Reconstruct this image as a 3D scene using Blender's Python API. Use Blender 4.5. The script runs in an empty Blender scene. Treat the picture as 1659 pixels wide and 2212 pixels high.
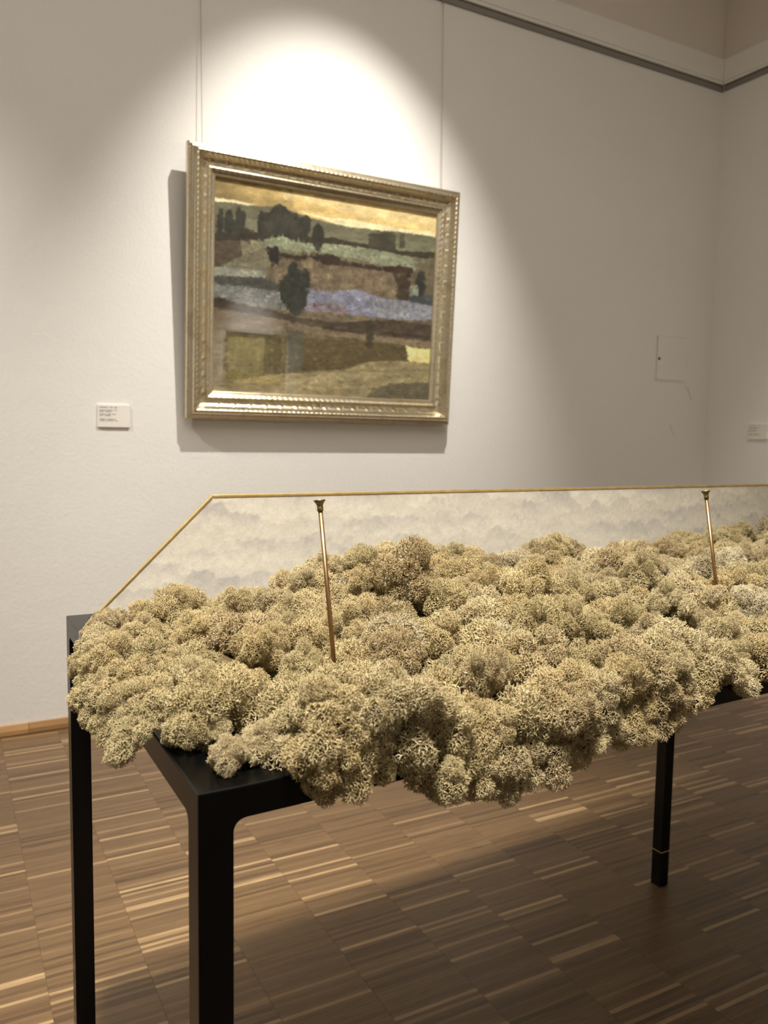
import bpy, bmesh, math, random
import numpy as np
from mathutils import Vector, Matrix, Euler

rnd = random.Random(7)
rng = np.random.default_rng(11)
C = bpy.context.scene.collection
scene = bpy.context.scene

# ------------------------------------------------------------------ camera
cam_d = bpy.data.cameras.new('camera')
cam = bpy.data.objects.new('camera', cam_d)
C.objects.link(cam)
right = Vector((0.8750451295603014, -0.48379224197876647, 0.015527003379717269))
down = Vector((-0.029489390768372252, -0.08530145185983674, -0.9959186905278534))
fwd = Vector((0.48314221205034996, 0.8710159177143451, -0.08890935846879142))
CAM_H = 1.4
cam.matrix_world = Matrix(((right.x, -down.x, -fwd.x, 0.0),
                           (right.y, -down.y, -fwd.y, 0.0),
                           (right.z, -down.z, -fwd.z, CAM_H),
                           (0, 0, 0, 1)))
cam_d.sensor_fit = 'HORIZONTAL'
cam_d.sensor_width = 36.0
cam_d.lens = 1763.055 / 1659.0 * 36.0
cam_d.clip_start = 0.05
cam_d.dof.use_dof = True
cam_d.dof.focus_distance = 1.25
cam_d.dof.aperture_fstop = 9.0
scene.camera = cam

# ------------------------------------------------------------------ view, world, lights
scene.view_settings.view_transform = 'Standard'
scene.view_settings.look = 'None'
scene.view_settings.exposure = 0.85
scene.view_settings.gamma = 1.0
scene.view_settings.use_curve_mapping = False
scene.cycles.use_denoising = True
scene.cycles.max_bounces = 8
scene.cycles.diffuse_bounces = 5
w = bpy.data.worlds.new('world')
scene.world = w
w.use_nodes = True
w.node_tree.nodes['Background'].inputs[0].default_value = (1.0, 0.86, 0.68, 1)
w.node_tree.nodes['Background'].inputs[1].default_value = 0.05


def spot(name, loc, target, power, angle, blend, col=(1.0, 0.90, 0.76), radius=0.03):
    d = bpy.data.lights.new(name, 'SPOT')
    d.energy = power
    d.spot_size = math.radians(angle)
    d.spot_blend = blend
    d.color = col
    d.shadow_soft_size = radius
    o = bpy.data.objects.new(name, d)
    C.objects.link(o)
    o.location = loc
    v = Vector(target) - Vector(loc)
    o.rotation_euler = v.to_track_quat('-Z', 'Y').to_euler()
    return o


WARM = (1.0, 0.945, 0.855)
spot('picture_spotlight', (1.88, 2.50, 4.65), (1.88, 4.07, 1.80), 360, 57, 0.9, WARM, 0.02)
spot('table_spotlight', (-0.15, 0.15, 4.72), (0.75, 1.15, 1.1), 960, 42, 0.9, WARM, 0.2)
spot('right_wall_spotlight', (3.7, 1.7, 4.72), (4.9, 2.3, 1.5), 170, 50, 0.9, WARM, 0.03)
spot('left_picture_spotlight', (-1.9, 2.6, 4.72), (-0.9, 4.07, 0.7), 500, 70, 1.0, WARM, 0.03)
spot('opposite_wall_spotlight', (4.0, -2.6, 4.72), (4.35, -4.0, 1.55), 2600, 26, 1.0, WARM, 0.03)
spot('front_wall_spotlight', (0.0, -2.6, 4.72), (0.2, -4.0, 1.6), 250, 55, 0.9, WARM, 0.03)  # unseen spot aimed at the front wall
ad = bpy.data.lights.new('ambient_fill', 'AREA')  # unseen area lamp added as ambient fill
ad.shape = 'RECTANGLE'
ad.size = 4.0
ad.size_y = 3.0
ad.energy = 48
ad.color = (1.0, 0.93, 0.83)
ao = bpy.data.objects.new('ambient_fill', ad)
C.objects.link(ao)
ao.location = (0.4, 0.6, 4.84)


# ------------------------------------------------------------------ material helpers
class NT:
    def __init__(self, name):
        self.m = bpy.data.materials.new(name)
        self.m.use_nodes = True
        self.t = self.m.node_tree
        self.b = self.t.nodes['Principled BSDF']
        self.out = self.t.nodes['Material Output']

    def n(self, typ, **kw):
        x = self.t.nodes.new(typ)
        for k, v in kw.items():
            setattr(x, k, v)
        return x

    def l(self, a, b):
        self.t.links.new(a, b)

    def set(self, **kw):
        for k, v in kw.items():
            self.b.inputs[k.replace('_', ' ')].default_value = v

    def ramp(self, fac, stops):
        r = self.n('ShaderNodeValToRGB')
        cr = r.color_ramp
        while len(cr.elements) < len(stops):
            cr.elements.new(0.5)
        for e, (p, c) in zip(cr.elements, stops):
            e.position = p
            e.color = (c[0], c[1], c[2], 1)
        self.l(fac, r.inputs['Fac'])
        return r.outputs['Color']

    def mix(self, fac, a, b, mode='MIX'):
        x = self.n('ShaderNodeMix', data_type='RGBA', blend_type=mode)
        for sock, val in ((x.inputs[0], fac), (x.inputs[6], a), (x.inputs[7], b)):
            if isinstance(val, (int, float)):
                sock.default_value = val
            elif isinstance(val, tuple):
                sock.default_value = (*val, 1)
            else:
                self.l(val, sock)
        return x.outputs[2]

    def noise(self, vec, scale, detail=4, rough=0.55):
        x = self.n('ShaderNodeTexNoise')
        x.inputs['Scale'].default_value = scale
        x.inputs['Detail'].default_value = detail
        x.inputs['Roughness'].default_value = rough
        if vec is not None:
            self.l(vec, x.inputs['Vector'])
        return x.outputs['Fac']

    def mapping(self, vec, scale=(1, 1, 1), rot=(0, 0, 0), loc=(0, 0, 0)):
        x = self.n('ShaderNodeMapping')
        x.inputs['Scale'].default_value = scale
        x.inputs['Rotation'].default_value = rot
        x.inputs['Location'].default_value = loc
        self.l(vec, x.inputs['Vector'])
        return x.outputs['Vector']

    def bump(self, h, strength, dist):
        x = self.n('ShaderNodeBump')
        x.inputs['Strength'].default_value = strength
        x.inputs['Distance'].default_value = dist
        self.l(h, x.inputs['Height'])
        self.l(x.outputs['Normal'], self.b.inputs['Normal'])

    def pos(self):
        return self.n('ShaderNodeNewGeometry').outputs['Position']


def wall_mat(name, col):
    k = NT(name)
    p = k.pos()
    n1 = k.noise(p, 1.3, 3)
    k.l(k.ramp(n1, [(0.3, tuple(c * 0.97 for c in col)), (0.7, col)]), k.b.inputs['Base Color'])
    k.set(Roughness=0.85)
    k.b.inputs['Specular IOR Level'].default_value = 0.2
    n2 = k.noise(p, 55, 6, 0.6)
    n3 = k.noise(p, 9, 3, 0.5)
    a = k.n('ShaderNodeMath', operation='ADD')
    k.l(n2, a.inputs[0])
    k.l(n3, a.inputs[1])
    k.bump(a.outputs[0], 0.35, 0.004)
    return k.m


def simple(name, col, rough=0.5, metal=0.0, spec=0.5):
    k = NT(name)
    k.set(Base_Color=(*col, 1), Roughness=rough, Metallic=metal)
    k.b.inputs['Specular IOR Level'].default_value = spec
    return k.m


M_WALL = wall_mat('wall_paint', (0.80, 0.785, 0.755))
M_UPPER = wall_mat('upper_wall_paint', (0.72, 0.665, 0.59))
M_TRIM = wall_mat('trim_paint', (0.80, 0.785, 0.745))
M_CEIL = wall_mat('ceiling_paint', (0.78, 0.74, 0.68))


# black powder coat
def black_mat():
    k = NT('black_powder_coat')
    k.set(Base_Color=(0.0012, 0.0012, 0.0013, 1), Roughness=0.27)
    k.b.inputs['Specular IOR Level'].default_value = 0.2
    n = k.noise(k.pos(), 900, 2)
    k.bump(n, 0.05, 0.0004)
    return k.m


M_BLACK = black_mat()
M_TOP = simple('matt_black_board', (0.003, 0.003, 0.003), 0.8, 0, 0.1)


def brass_mat(name, c1, c2, rough):
    k = NT(name)
    n = k.noise(k.pos(), 60, 4)
    k.l(k.ramp(n, [(0.35, c1), (0.65, c2)]), k.b.inputs['Base Color'])
    k.set(Metallic=1.0, Roughness=rough)
    return k.m


M_BRASS = brass_mat('brass', (0.72, 0.54, 0.24), (0.85, 0.66, 0.32), 0.45)
M_COPPER = brass_mat('copper_brass', (0.30, 0.175, 0.085), (0.38, 0.24, 0.12), 0.42)
M_AGED = brass_mat('aged_brass', (0.16, 0.13, 0.06), (0.28, 0.22, 0.11), 0.38)
M_RAIL = simple('hanging_rail_grey', (0.23, 0.21, 0.19), 0.6)
M_GAP_SHADE = simple('painted_gap_shade', (0.012, 0.010, 0.008), 0.9)  # near-black colour stands in for shade in rail slot and hatch gaps
M_CARD = simple('white_card', (0.80, 0.77, 0.71), 0.7, 0, 0.3)
M_INK = simple('grey_print', (0.36, 0.34, 0.31), 0.8)
M_WIRE = simple('nylon_wire', (0.33, 0.31, 0.28), 0.35)
M_LOCK = simple('dark_metal_lock', (0.02, 0.018, 0.015), 0.4, 0.6)
M_CRACK = simple('plaster_crack_line', (0.52, 0.48, 0.43), 0.9)


# parquet: the value 'r' of a strip picks its wood
def floor_mat(name, source):
    k = NT(name)
    p = k.pos()
    ang = math.radians(-0.7)
    pr = k.mapping(p, rot=(0, 0, -ang))
    if source == 'object':
        r = k.n('ShaderNodeObjectInfo').outputs['Random']
    elif source == 'attribute':
        r = k.n('ShaderNodeAttribute', attribute_name='strip').outputs['Fac']
    else:
        q = k.mapping(pr, scale=(1 / 0.243, 1 / 0.01215, 1))
        s = k.n('ShaderNodeVectorMath', operation='FLOOR')
        k.l(q, s.inputs[0])
        wn = k.n('ShaderNodeTexWhiteNoise', noise_dimensions='2D')
        k.l(s.outputs[0], wn.inputs['Vector'])
        r = wn.outputs['Value']
    base = k.ramp(r, [(0.0, (0.084, 0.048, 0.021)), (0.12, (0.118, 0.067, 0.029)), (0.36, (0.141, 0.083, 0.037)), (0.56, (0.160, 0.096, 0.044)),
                      (0.74, (0.134, 0.079, 0.035)), (0.885, (0.181, 0.110, 0.050)), (0.93, (0.269, 0.175, 0.087)),
                      (1.0, (0.40, 0.27, 0.14))])
    sh = k.n('ShaderNodeCombineXYZ')
    mu = k.n('ShaderNodeMath', operation='MULTIPLY')
    mu.inputs[1].default_value = 37.0
    k.l(r, mu.inputs[0])
    k.l(mu.outputs[0], sh.inputs[0])
    k.l(mu.outputs[0], sh.inputs[1])
    ad_ = k.n('ShaderNodeVectorMath', operation='ADD')
    k.l(pr, ad_.inputs[0])
    k.l(sh.outputs[0], ad_.inputs[1])
    g = k.noise(k.mapping(ad_.outputs[0], scale=(9, 330, 1)), 1.0, 5, 0.65)
    g2 = k.noise(k.mapping(ad_.outputs[0], scale=(5, 34, 1)), 1.0, 3, 0.5)
    c1 = k.mix(0.7, base, k.ramp(g, [(0.25, (0.28, 0.25, 0.22)), (0.5, (1, 1, 1)), (0.8, (1.3, 1.25, 1.15))]), 'MULTIPLY')
    c2 = k.mix(0.9, c1, k.ramp(g2, [(0.22, (0.45, 0.44, 0.42)), (0.40, (1, 1, 1))]), 'MULTIPLY')
    k.l(c2, k.b.inputs['Base Color'])
    k.set(Roughness=0.37)
    k.b.inputs['Specular IOR Level'].default_value = 0.5
    k.bump(g, 0.1, 0.0006)
    return k.m


M_STRIP = floor_mat('oak_strip', 'object')
M_STRIPS = floor_mat('oak_strips', 'attribute')
M_SLAB = floor_mat('oak_floor_far', 'world')


def base_mat(name, c1, c2):
    k = NT(name)
    g = k.noise(k.mapping(k.pos(), scale=(4, 60, 60)), 1.0, 5, 0.6)
    k.l(k.ramp(g, [(0.3, c1), (0.65, c2)]), k.b.inputs['Base Color'])
    k.set(Roughness=0.45)
    return k.m


M_BB1 = base_mat('baseboard_oak_dark', (0.29, 0.155, 0.06), (0.36, 0.20, 0.085))
M_BB2 = base_mat('baseboard_oak', (0.36, 0.20, 0.08), (0.46, 0.265, 0.115))


# gilded frame
def gold_mat():
    k = NT('worn_gilding')
    p = k.pos()
    n = k.noise(p, 14, 5, 0.6)
    n2 = k.noise(p, 120, 3)
    c = k.ramp(n, [(0.3, (0.55, 0.48, 0.35)), (0.5, (0.74, 0.65, 0.46)), (0.7, (0.66, 0.61, 0.51))])
    c = k.mix(0.35, c, k.ramp(n2, [(0.3, (0.5, 0.45, 0.35)), (0.55, (1, 1, 1))]), 'MULTIPLY')
    k.l(c, k.b.inputs['Base Color'])
    k.set(Metallic=0.95, Roughness=0.29)
    return k.m


M_GOLD = gold_mat()


def paint_mat(name, attr, rough, bump=True, translucent=0.0):
    k = NT(name)
    a = k.n('ShaderNodeAttribute', attribute_name=attr)
    tc = k.n('ShaderNodeTexCoord').outputs['Object']
    n = k.noise(tc, 220, 4)
    col = k.mix(0.22, a.outputs['Color'], k.ramp(n, [(0.35, (0.72, 0.72, 0.72)), (0.65, (1.2, 1.2, 1.2))]), 'MULTIPLY')
    k.l(col, k.b.inputs['Base Color'])
    k.set(Roughness=rough)
    k.b.inputs['Specular IOR Level'].default_value = 0.15
    if bump:
        k.bump(n, 0.25, 0.0012)
    if translucent:
        tr = k.n('ShaderNodeBsdfTranslucent')
        k.l(col, tr.inputs['Color'])
        ms = k.n('ShaderNodeMixShader')
        ms.inputs[0].default_value = translucent
        k.l(k.b.outputs[0], ms.inputs[1])
        k.l(tr.outputs[0], ms.inputs[2])
        k.l(ms.outputs[0], k.out.inputs['Surface'])
    return k.m


M_OIL = paint_mat('oil_paint', 'paint', 0.6)
M_CLOUD = paint_mat('cloud_print', 'paint', 0.75, False, 0.48)


def glass_mat():
    k = NT('picture_glass')
    t = k.n('ShaderNodeBsdfTransparent')
    g = k.n('ShaderNodeBsdfGlossy')
    g.inputs['Roughness'].default_value = 0.02
    f = k.n('ShaderNodeFresnel')
    f.inputs['IOR'].default_value = 1.5
    ms = k.n('ShaderNodeMixShader')
    gm = k.n('ShaderNodeNewGeometry')
    inv = k.n('ShaderNodeMath', operation='SUBTRACT')
    inv.inputs[0].default_value = 1.0
    k.l(gm.outputs['Backfacing'], inv.inputs[1])
    mu = k.n('ShaderNodeMath', operation='MULTIPLY')
    k.l(f.outputs[0], mu.inputs[0])
    k.l(inv.outputs[0], mu.inputs[1])
    k.l(mu.outputs[0], ms.inputs[0])
    k.l(t.outputs[0], ms.inputs[1])
    k.l(g.outputs[0], ms.inputs[2])
    k.l(ms.outputs[0], k.out.inputs['Surface'])
    return k.m


M_GLASS = glass_mat()


# reindeer moss: 'tip' runs from 0 at the stems to 1 at the tips
def moss_mat():
    k = NT('reindeer_moss')
    a = k.n('ShaderNodeAttribute', attribute_name='tip').outputs['Fac']
    r = k.n('ShaderNodeObjectInfo').outputs['Random']
    n = k.noise(k.pos(), 16, 2)
    tip = k.ramp(r, [(0.0, (0.65, 0.54, 0.305)), (0.25, (0.71, 0.61, 0.375)), (0.5, (0.61, 0.525, 0.305)),
                     (0.7, (0.72, 0.635, 0.415)), (0.88, (0.54, 0.43, 0.25)), (1.0, (0.76, 0.70, 0.52))])
    stem = k.ramp(r, [(0.0, (0.65, 0.57, 0.38)), (0.5, (0.73, 0.67, 0.49)), (1.0, (0.77, 0.73, 0.59))])
    c = k.mix(a, stem, tip)
    c = k.mix(0.5, c, k.ramp(n, [(0.3, (0.80, 0.76, 0.68)), (0.7, (1.08, 1.06, 1.04))]), 'MULTIPLY')
    d = k.n('ShaderNodeBsdfDiffuse')
    t = k.n('ShaderNodeBsdfTranslucent')
    k.l(c, d.inputs['Color'])
    k.l(c, t.inputs['Color'])
    ms = k.n('ShaderNodeMixShader')
    ms.inputs[0].default_value = 0.38
    k.l(d.outputs[0], ms.inputs[1])
    k.l(t.outputs[0], ms.inputs[2])
    k.l(ms.outputs[0], k.out.inputs['Surface'])
    return k.m


M_MOSS = moss_mat()
M_MOSS_SHADE = simple('moss_shade_filler', (0.085, 0.062, 0.032), 1.0, 0, 0.0)  # dark brown painting the shade inside and between the clumps


# ------------------------------------------------------------------ object helpers
def link(name, me, mat=None, parent=None):
    o = bpy.data.objects.new(name, me)
    C.objects.link(o)
    if mat is not None and me is not None and not me.materials:
        me.materials.append(mat)
    if parent is not None:
        o.parent = parent
    return o


def mesh_np(name, v, f, smooth=False):
    """v (n,3), f list of tuples or an (n,k) array"""
    me = bpy.data.meshes.new(name)
    if isinstance(f, np.ndarray):
        k = f.shape[1]
        me.vertices.add(len(v))
        me.vertices.foreach_set('co', np.asarray(v, np.float32).ravel())
        me.loops.add(f.size)
        me.loops.foreach_set('vertex_index', f.astype(np.int32).ravel())
        me.polygons.add(len(f))
        me.polygons.foreach_set('loop_start', np.arange(0, f.size, k, dtype=np.int32))
        me.polygons.foreach_set('loop_total', np.full(len(f), k, np.int32))
        me.update(calc_edges=True)
    else:
        me.from_pydata([tuple(x) for x in v], [], f)
        me.update()
    me.polygons.foreach_set('use_smooth', np.full(len(me.polygons), bool(smooth)))
    return me


def bm_obj(name, bm, mat, parent=None, bevel=0.0, seg=2):
    bmesh.ops.recalc_face_normals(bm, faces=bm.faces)
    me = bpy.data.meshes.new(name)
    bm.to_mesh(me)
    bm.free()
    o = link(name, me, mat, parent)
    if bevel:
        m = o.modifiers.new('bevel', 'BEVEL')
        m.width = bevel
        m.segments = seg
        m.limit_method = 'ANGLE'
    return o


def add_prism(bm, pts_bottom, pts_top):
    """convex prism between two equal rings of 3-D points"""
    a = [bm.verts.new(p) for p in pts_bottom]
    b = [bm.verts.new(p) for p in pts_top]
    n = len(a)
    bm.faces.new(a[::-1])
    bm.faces.new(b)
    for i in range(n):
        bm.faces.new((a[i], a[(i + 1) % n], b[(i + 1) % n], b[i]))


def add_box(bm, x0, x1, y0, y1, z0, z1):
    ring = [(x0, y0), (x1, y0), (x1, y1), (x0, y1)]
    add_prism(bm, [(x, y, z0) for x, y in ring], [(x, y, z1) for x, y in ring])


def box(name, x0, x1, y0, y1, z0, z1, mat, parent=None, bevel=0.0):
    bm = bmesh.new()
    add_box(bm, x0, x1, y0, y1, z0, z1)
    return bm_obj(name, bm, mat, parent, bevel)


def add_tube(bm, p0, p1, r0, r1, n=12):
    p0, p1 = Vector(p0), Vector(p1)
    d = (p1 - p0).normalized()
    u = d.orthogonal().normalized()
    v = d.cross(u)
    ring = lambda p, r: [p + (u * math.cos(2 * math.pi * i / n) + v * math.sin(2 * math.pi * i / n)) * r for i in range(n)]
    add_prism(bm, ring(p0, r0), ring(p1, r1))


def add_lathe(bm, p, axis, prof, n=20):
    """prof: list of (along, radius)"""
    p, d = Vector(p), Vector(axis).normalized()
    u = d.orthogonal().normalized()
    v = d.cross(u)
    rings = []
    for s, r in prof:
        rings.append([bm.verts.new(p + d * s + (u * math.cos(2 * math.pi * i / n) + v * math.sin(2 * math.pi * i / n)) * r) for i in range(n)])
    for a, b in zip(rings, rings[1:]):
        for i in range(n):
            bm.faces.new((a[i], a[(i + 1) % n], b[(i + 1) % n], b[i]))
    bm.faces.new(rings[0][::-1])
    bm.faces.new(rings[-1])


def thing(name, label, cat, loc=(0, 0, 0), group=None):
    o = bpy.data.objects.new(name, None)
    C.objects.link(o)
    o.location = loc
    o.empty_display_size = 0.05
    o['label'] = label
    o['category'] = cat
    if group:
        o['group'] = group
    return o


def tag(o, label, cat, group=None):
    o['label'] = label
    o['category'] = cat
    if group:
        o['group'] = group
    return o


def struct(o, label=None, cat=None):
    o['kind'] = 'structure'
    if label:
        o['label'] = label
    if cat:
        o['category'] = cat
    return o


def adopt(o, parent):
    """parent an object that was built in world coordinates"""
    o.parent = parent
    o.matrix_parent_inverse = Matrix.Translation(-Vector(parent.location))
    return o


# ------------------------------------------------------------------ the room
XL, XR, YF, YB, ZC = -4.0, 4.908, -4.0, 4.073, 4.9
BAND0, BAND1 = 3.905, 4.052
struct(box('wall_back', XL - 0.1, XR + 0.1, YB, YB + 0.1, -0.05, ZC, M_WALL), 'long white gallery wall carrying the gilt-framed landscape', 'wall')
struct(box('wall_right', XR, XR + 0.1, YF, YB, -0.05, ZC, M_WALL), 'white side wall meeting the picture wall at the right corner', 'wall')
struct(box('wall_left', XL - 0.1, XL, YF, YB, -0.05, ZC, M_WALL), 'white side wall at the left end of the room', 'wall')
struct(box('wall_front', XL - 0.1, XR + 0.1, YF - 0.1, YF, -0.05, ZC, M_WALL), 'white wall facing the picture wall across the room', 'wall')
struct(box('ceiling', XL - 0.1, XR + 0.1, YF - 0.1, YB + 0.1, ZC, ZC + 0.1, M_CEIL), 'plain pale ceiling over the gallery', 'ceiling')
# upper wall above the white band, in a warmer tone (a coat of paint, 4 mm proud of the wall)
uw = struct(box('trim_1', XL, XR, YB - 0.004, YB, BAND1, ZC - 0.001, M_UPPER), 'beige wall field above the white band on the picture wall', 'wall')
uw = struct(box('trim_2', XR - 0.004, XR, YF, YB - 0.005, BAND1, ZC - 0.001, M_UPPER), 'beige wall field above the white band on the side wall', 'wall')
b1 = struct(box('trim_3', XL, XR, YB - 0.03, YB, BAND0, BAND1, M_TRIM, None, 0.004), 'white plaster band running along the top of the picture wall', 'trim')
b2 = struct(box('trim_4', XR - 0.03, XR, YF, YB - 0.031, BAND0, BAND1, M_TRIM, None, 0.004), 'white plaster band along the top of the side wall', 'trim')
# picture rail under the bands: lip, slot strip coloured as dark as its shade and grey flange
for par, axis in ((b1, 0), (b2, 1)):
    for nm, d, z0, z1, mt in (('rail_lip', 0.022, BAND0 - 0.018, BAND0, M_TRIM), ('rail_slot', 0.006, BAND0 - 0.026, BAND0 - 0.018, M_GAP_SHADE),
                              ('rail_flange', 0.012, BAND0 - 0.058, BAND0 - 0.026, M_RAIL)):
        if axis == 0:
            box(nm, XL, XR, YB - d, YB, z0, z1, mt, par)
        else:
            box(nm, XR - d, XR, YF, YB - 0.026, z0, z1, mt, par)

# baseboards: wooden pieces butted end to end
def baseboard(name, label, p0, p1, cuts, axis):
    root = bpy.data.objects.new(name, None)
    C.objects.link(root)
    struct(root, label, 'baseboard')
    xs = [p0] + cuts + [p1]
    for i, (a, b) in enumerate(zip(xs, xs[1:])):
        bm = bmesh.new()
        prof = [(0, 0.0), (0.022, 0.0), (0.022, 0.022), (0.012, 0.047), (0, 0.047)]
        if axis == 0:
            add_prism(bm, [(a + 0.0006, YB - y, z) for y, z in prof], [(b - 0.0006, YB - y, z) for y, z in prof])
        else:
            add_prism(bm, [(XR - y, a + 0.0006, z) for y, z in prof], [(XR - y, b - 0.0006, z) for y, z in prof])
        bm_obj('baseboard_piece', bm, M_BB1 if i % 2 == 0 else M_BB2, root, 0.0015)


baseboard('baseboard_back', 'low oak baseboard of butted pieces along the picture wall', XL, XR, [-2.1, 0.362, 2.6], 0)
baseboard('baseboard_right', 'low oak baseboard along the side wall', YF, YB - 0.023, [-1.5, 1.2], 1)

# floor: a slab carrying on-edge oak strips
floor = struct(box('floor', XL - 0.1, XR + 0.1, YF - 0.1, YB + 0.1, -0.06, -0.0025, M_SLAB), 'brown parquet floor of narrow oak strips', 'floor')
ANG = math.radians(-0.7)
ca, sa = math.cos(ANG), math.sin(ANG)
LEN, WID, GAP = 0.243, 0.01215, 0.0001
def to_world(u, v):   # the parquet is laid a touch off the walls
    return (u * ca - v * sa, u * sa + v * ca)


strips = []
U0 = 0.405 + 0.0299          # one joint line, at Y = 2.4
for ci in range(-9, 19):
    u0 = U0 + ci * LEN
    off = rnd.random() * WID
    for ri in range(0, 336):
        v0 = -0.05 + off + ri * WID
        wx, wy = to_world(u0 + LEN / 2, v0 + WID / 2)
        if wy > YB - 0.02 or wx > XR - 0.13 or wx < -2.0:
            continue
        strips.append((u0, v0, rnd.random(), rnd.uniform(-0.00012, 0.0)))


def seen_size(s):
    x, y = to_world(s[0] + LEN / 2, s[1] + WID / 2)
    d = Vector((x, y, -CAM_H))
    z = d.dot(fwd)
    if z < 0.3:
        return 0
    px, py = d.dot(right) / z, d.dot(down) / z
    if abs(px) > 0.45 or py > 0.615 or py < 0.25:
        return 0
    return 1.0 / (z * z)


order = sorted(range(len(strips)), key=lambda i: -seen_size(strips[i]))
single = set(order[:300])
ring4 = [(3 * GAP, GAP), (LEN - 3 * GAP, GAP), (LEN - 3 * GAP, WID - GAP), (3 * GAP, WID - GAP)]
bmS = bmesh.new()
add_prism(bmS, [(x - LEN / 2, y - WID / 2, -0.0024) for x, y in ring4], [(x - LEN / 2, y - WID / 2, 0.0) for x, y in ring4])
bmesh.ops.recalc_face_normals(bmS, faces=bmS.faces)
me_strip = bpy.data.meshes.new('parquet_strip')
bmS.to_mesh(me_strip)
bmS.free()
me_strip.materials.append(M_STRIP)
V, F, A = [], [], []
for i, (u0, v0, r, dz) in enumerate(strips):
    if i in single:
        o = bpy.data.objects.new('parquet_strip', me_strip)
        C.objects.link(o)
        x, y = to_world(u0 + LEN / 2, v0 + WID / 2)
        o.location = (x, y, dz)
        o.rotation_euler = (0, 0, ANG)
        o.parent = floor
        continue
    b = len(V)
    for z in (-0.0024, dz):
        for x, y in ring4:
            X, Y = to_world(u0 + x, v0 + y)
            V.append((X, Y, z))
            A.append(r)
    F += [(b + 4, b + 5, b + 6, b + 7)] + [(b + j, b + (j + 1) % 4, b + 4 + (j + 1) % 4, b + 4 + j) for j in range(4)]
me = mesh_np('parquet_strips', np.array(V), np.array(F))
at = me.attributes.new('strip', 'FLOAT', 'POINT')
at.data.foreach_set('value', np.array(A, np.float32))
o = link('parquet_strips', me, M_STRIPS, floor)
o['kind'] = 'stuff'

# access hatch near the corner
h = thing('access_hatch', 'flush white access hatch with a small dark lock near the room corner', 'hatch', (4.52, YB, 1.98))
bm = bmesh.new()
for a in ((4.372, 4.381, 1.83, 2.145), (4.669, 4.680, 1.83, 2.145), (4.381, 4.669, 2.137, 2.145), (4.381, 4.669, 1.83, 1.838)):
    add_box(bm, a[0], a[1], YB - 0.004, YB - 0.0002, a[2], a[3])
adopt(bm_obj('hatch_frame', bm, M_WALL), h)
adopt(box('hatch_shade_sheet', 4.381, 4.669, YB - 0.0012, YB - 0.0002, 1.838, 2.137, M_GAP_SHADE), h)  # dark sheet behind the door paints the shade in its gaps
bm = bmesh.new()
add_prism(bm, [(4.3845, YB - 0.0045, 1.8405), (4.6675, YB - 0.0045, 1.8395), (4.6675, YB - 0.0045, 2.1355), (4.387, YB - 0.0045, 2.136)],
          [(4.3845, YB - 0.0013, 1.8405), (4.6675, YB - 0.0013, 1.8395), (4.6675, YB - 0.0013, 2.1355), (4.387, YB - 0.0013, 2.136)])
leaf = adopt(bm_obj('hatch_door', bm, M_WALL), h)
bm = bmesh.new()
add_lathe(bm, (4.405, YB - 0.0045, 1.982), (0, -1, 0), [(0, 0.010), (0.002, 0.010), (0.003, 0.006), (0.004, 0.003)], 16)
lk = bm_obj('lock', bm, M_LOCK, leaf)
# hairline cracks in the plaster under the hatch
wb = bpy.data.objects['wall_back']
for pts in ([(4.675, 1.80), (4.70, 1.795), (4.735, 1.74), (4.75, 1.705)], [(4.545, 1.53), (4.55, 1.51), (4.565, 1.495), (4.58, 1.47), (4.60, 1.455)]):
    bm = bmesh.new()
    for (x0, z0), (x1, z1) in zip(pts, pts[1:]):
        add_tube(bm, (x0, YB - 0.0004, z0), (x1, YB - 0.0004, z1), 0.0022, 0.0016, 5)
    bm_obj('plaster_crack', bm, M_CRACK, wb)


# ------------------------------------------------------------------ labels beside the pictures
def text_rows(bm, rows, place):
    for z, words in rows:
        x = 0.008
        for wl in words:
            n = max(1, int(wl / 0.003))
            for i in range(n):
                hh = 0.0022 + 0.0012 * rnd.random()
                a = place(x + i * 0.003, z)
                b = place(x + i * 0.003 + 0.0021, z + hh)
                bmin = [min(p, q) for p, q in zip(a, b)]
                bmax = [max(p, q) for p, q in zip(a, b)]
                add_box(bm, bmin[0], bmax[0], bmin[1], bmax[1], bmin[2], bmax[2])
            x += wl + 0.005


ROWS = [(0.092, (0.042, 0.016, 0.018)), (0.079, (0.030, 0.028, 0.016)), (0.072, (0.022, 0.030)), (0.060, (0.028, 0.022, 0.016)), (0.053, (0.020, 0.028)),
        (0.036, (0.030, 0.040)), (0.029, (0.024, 0.036, 0.018))]
x0, z0 = 0.695, 1.437
lab = thing('wall_label', 'small white text card on the wall left of the gilt-framed landscape', 'label', (x0 + 0.074, YB, z0))
adopt(box('card', x0, x0 + 0.148, YB - 0.009, YB, z0, z0 + 0.106, M_CARD, None, 0.0006), lab)
bm = bmesh.new()
text_rows(bm, ROWS, lambda x, z: (x0 + x, YB - 0.0092 - (0.0003 if z > 0 else 0), z0 + z))
bmv = bm_obj('printed_text', bm, M_INK)
for v in bmv.data.vertices:
    pass
adopt(bmv, lab)
y1 = 3.71
lab2 = thing('wall_label', 'small white text card on the side wall, right of the room corner', 'label', (XR, y1 - 0.074, z0))
adopt(box('card', XR - 0.009, XR, y1 - 0.148, y1, z0, z0 + 0.106, M_CARD, None, 0.0006), lab2)
bm = bmesh.new()
text_rows(bm, ROWS, lambda x, z: (XR - 0.0093, y1 - x, z0 + z))
adopt(bm_obj('printed_text', bm, M_INK), lab2)

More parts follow.
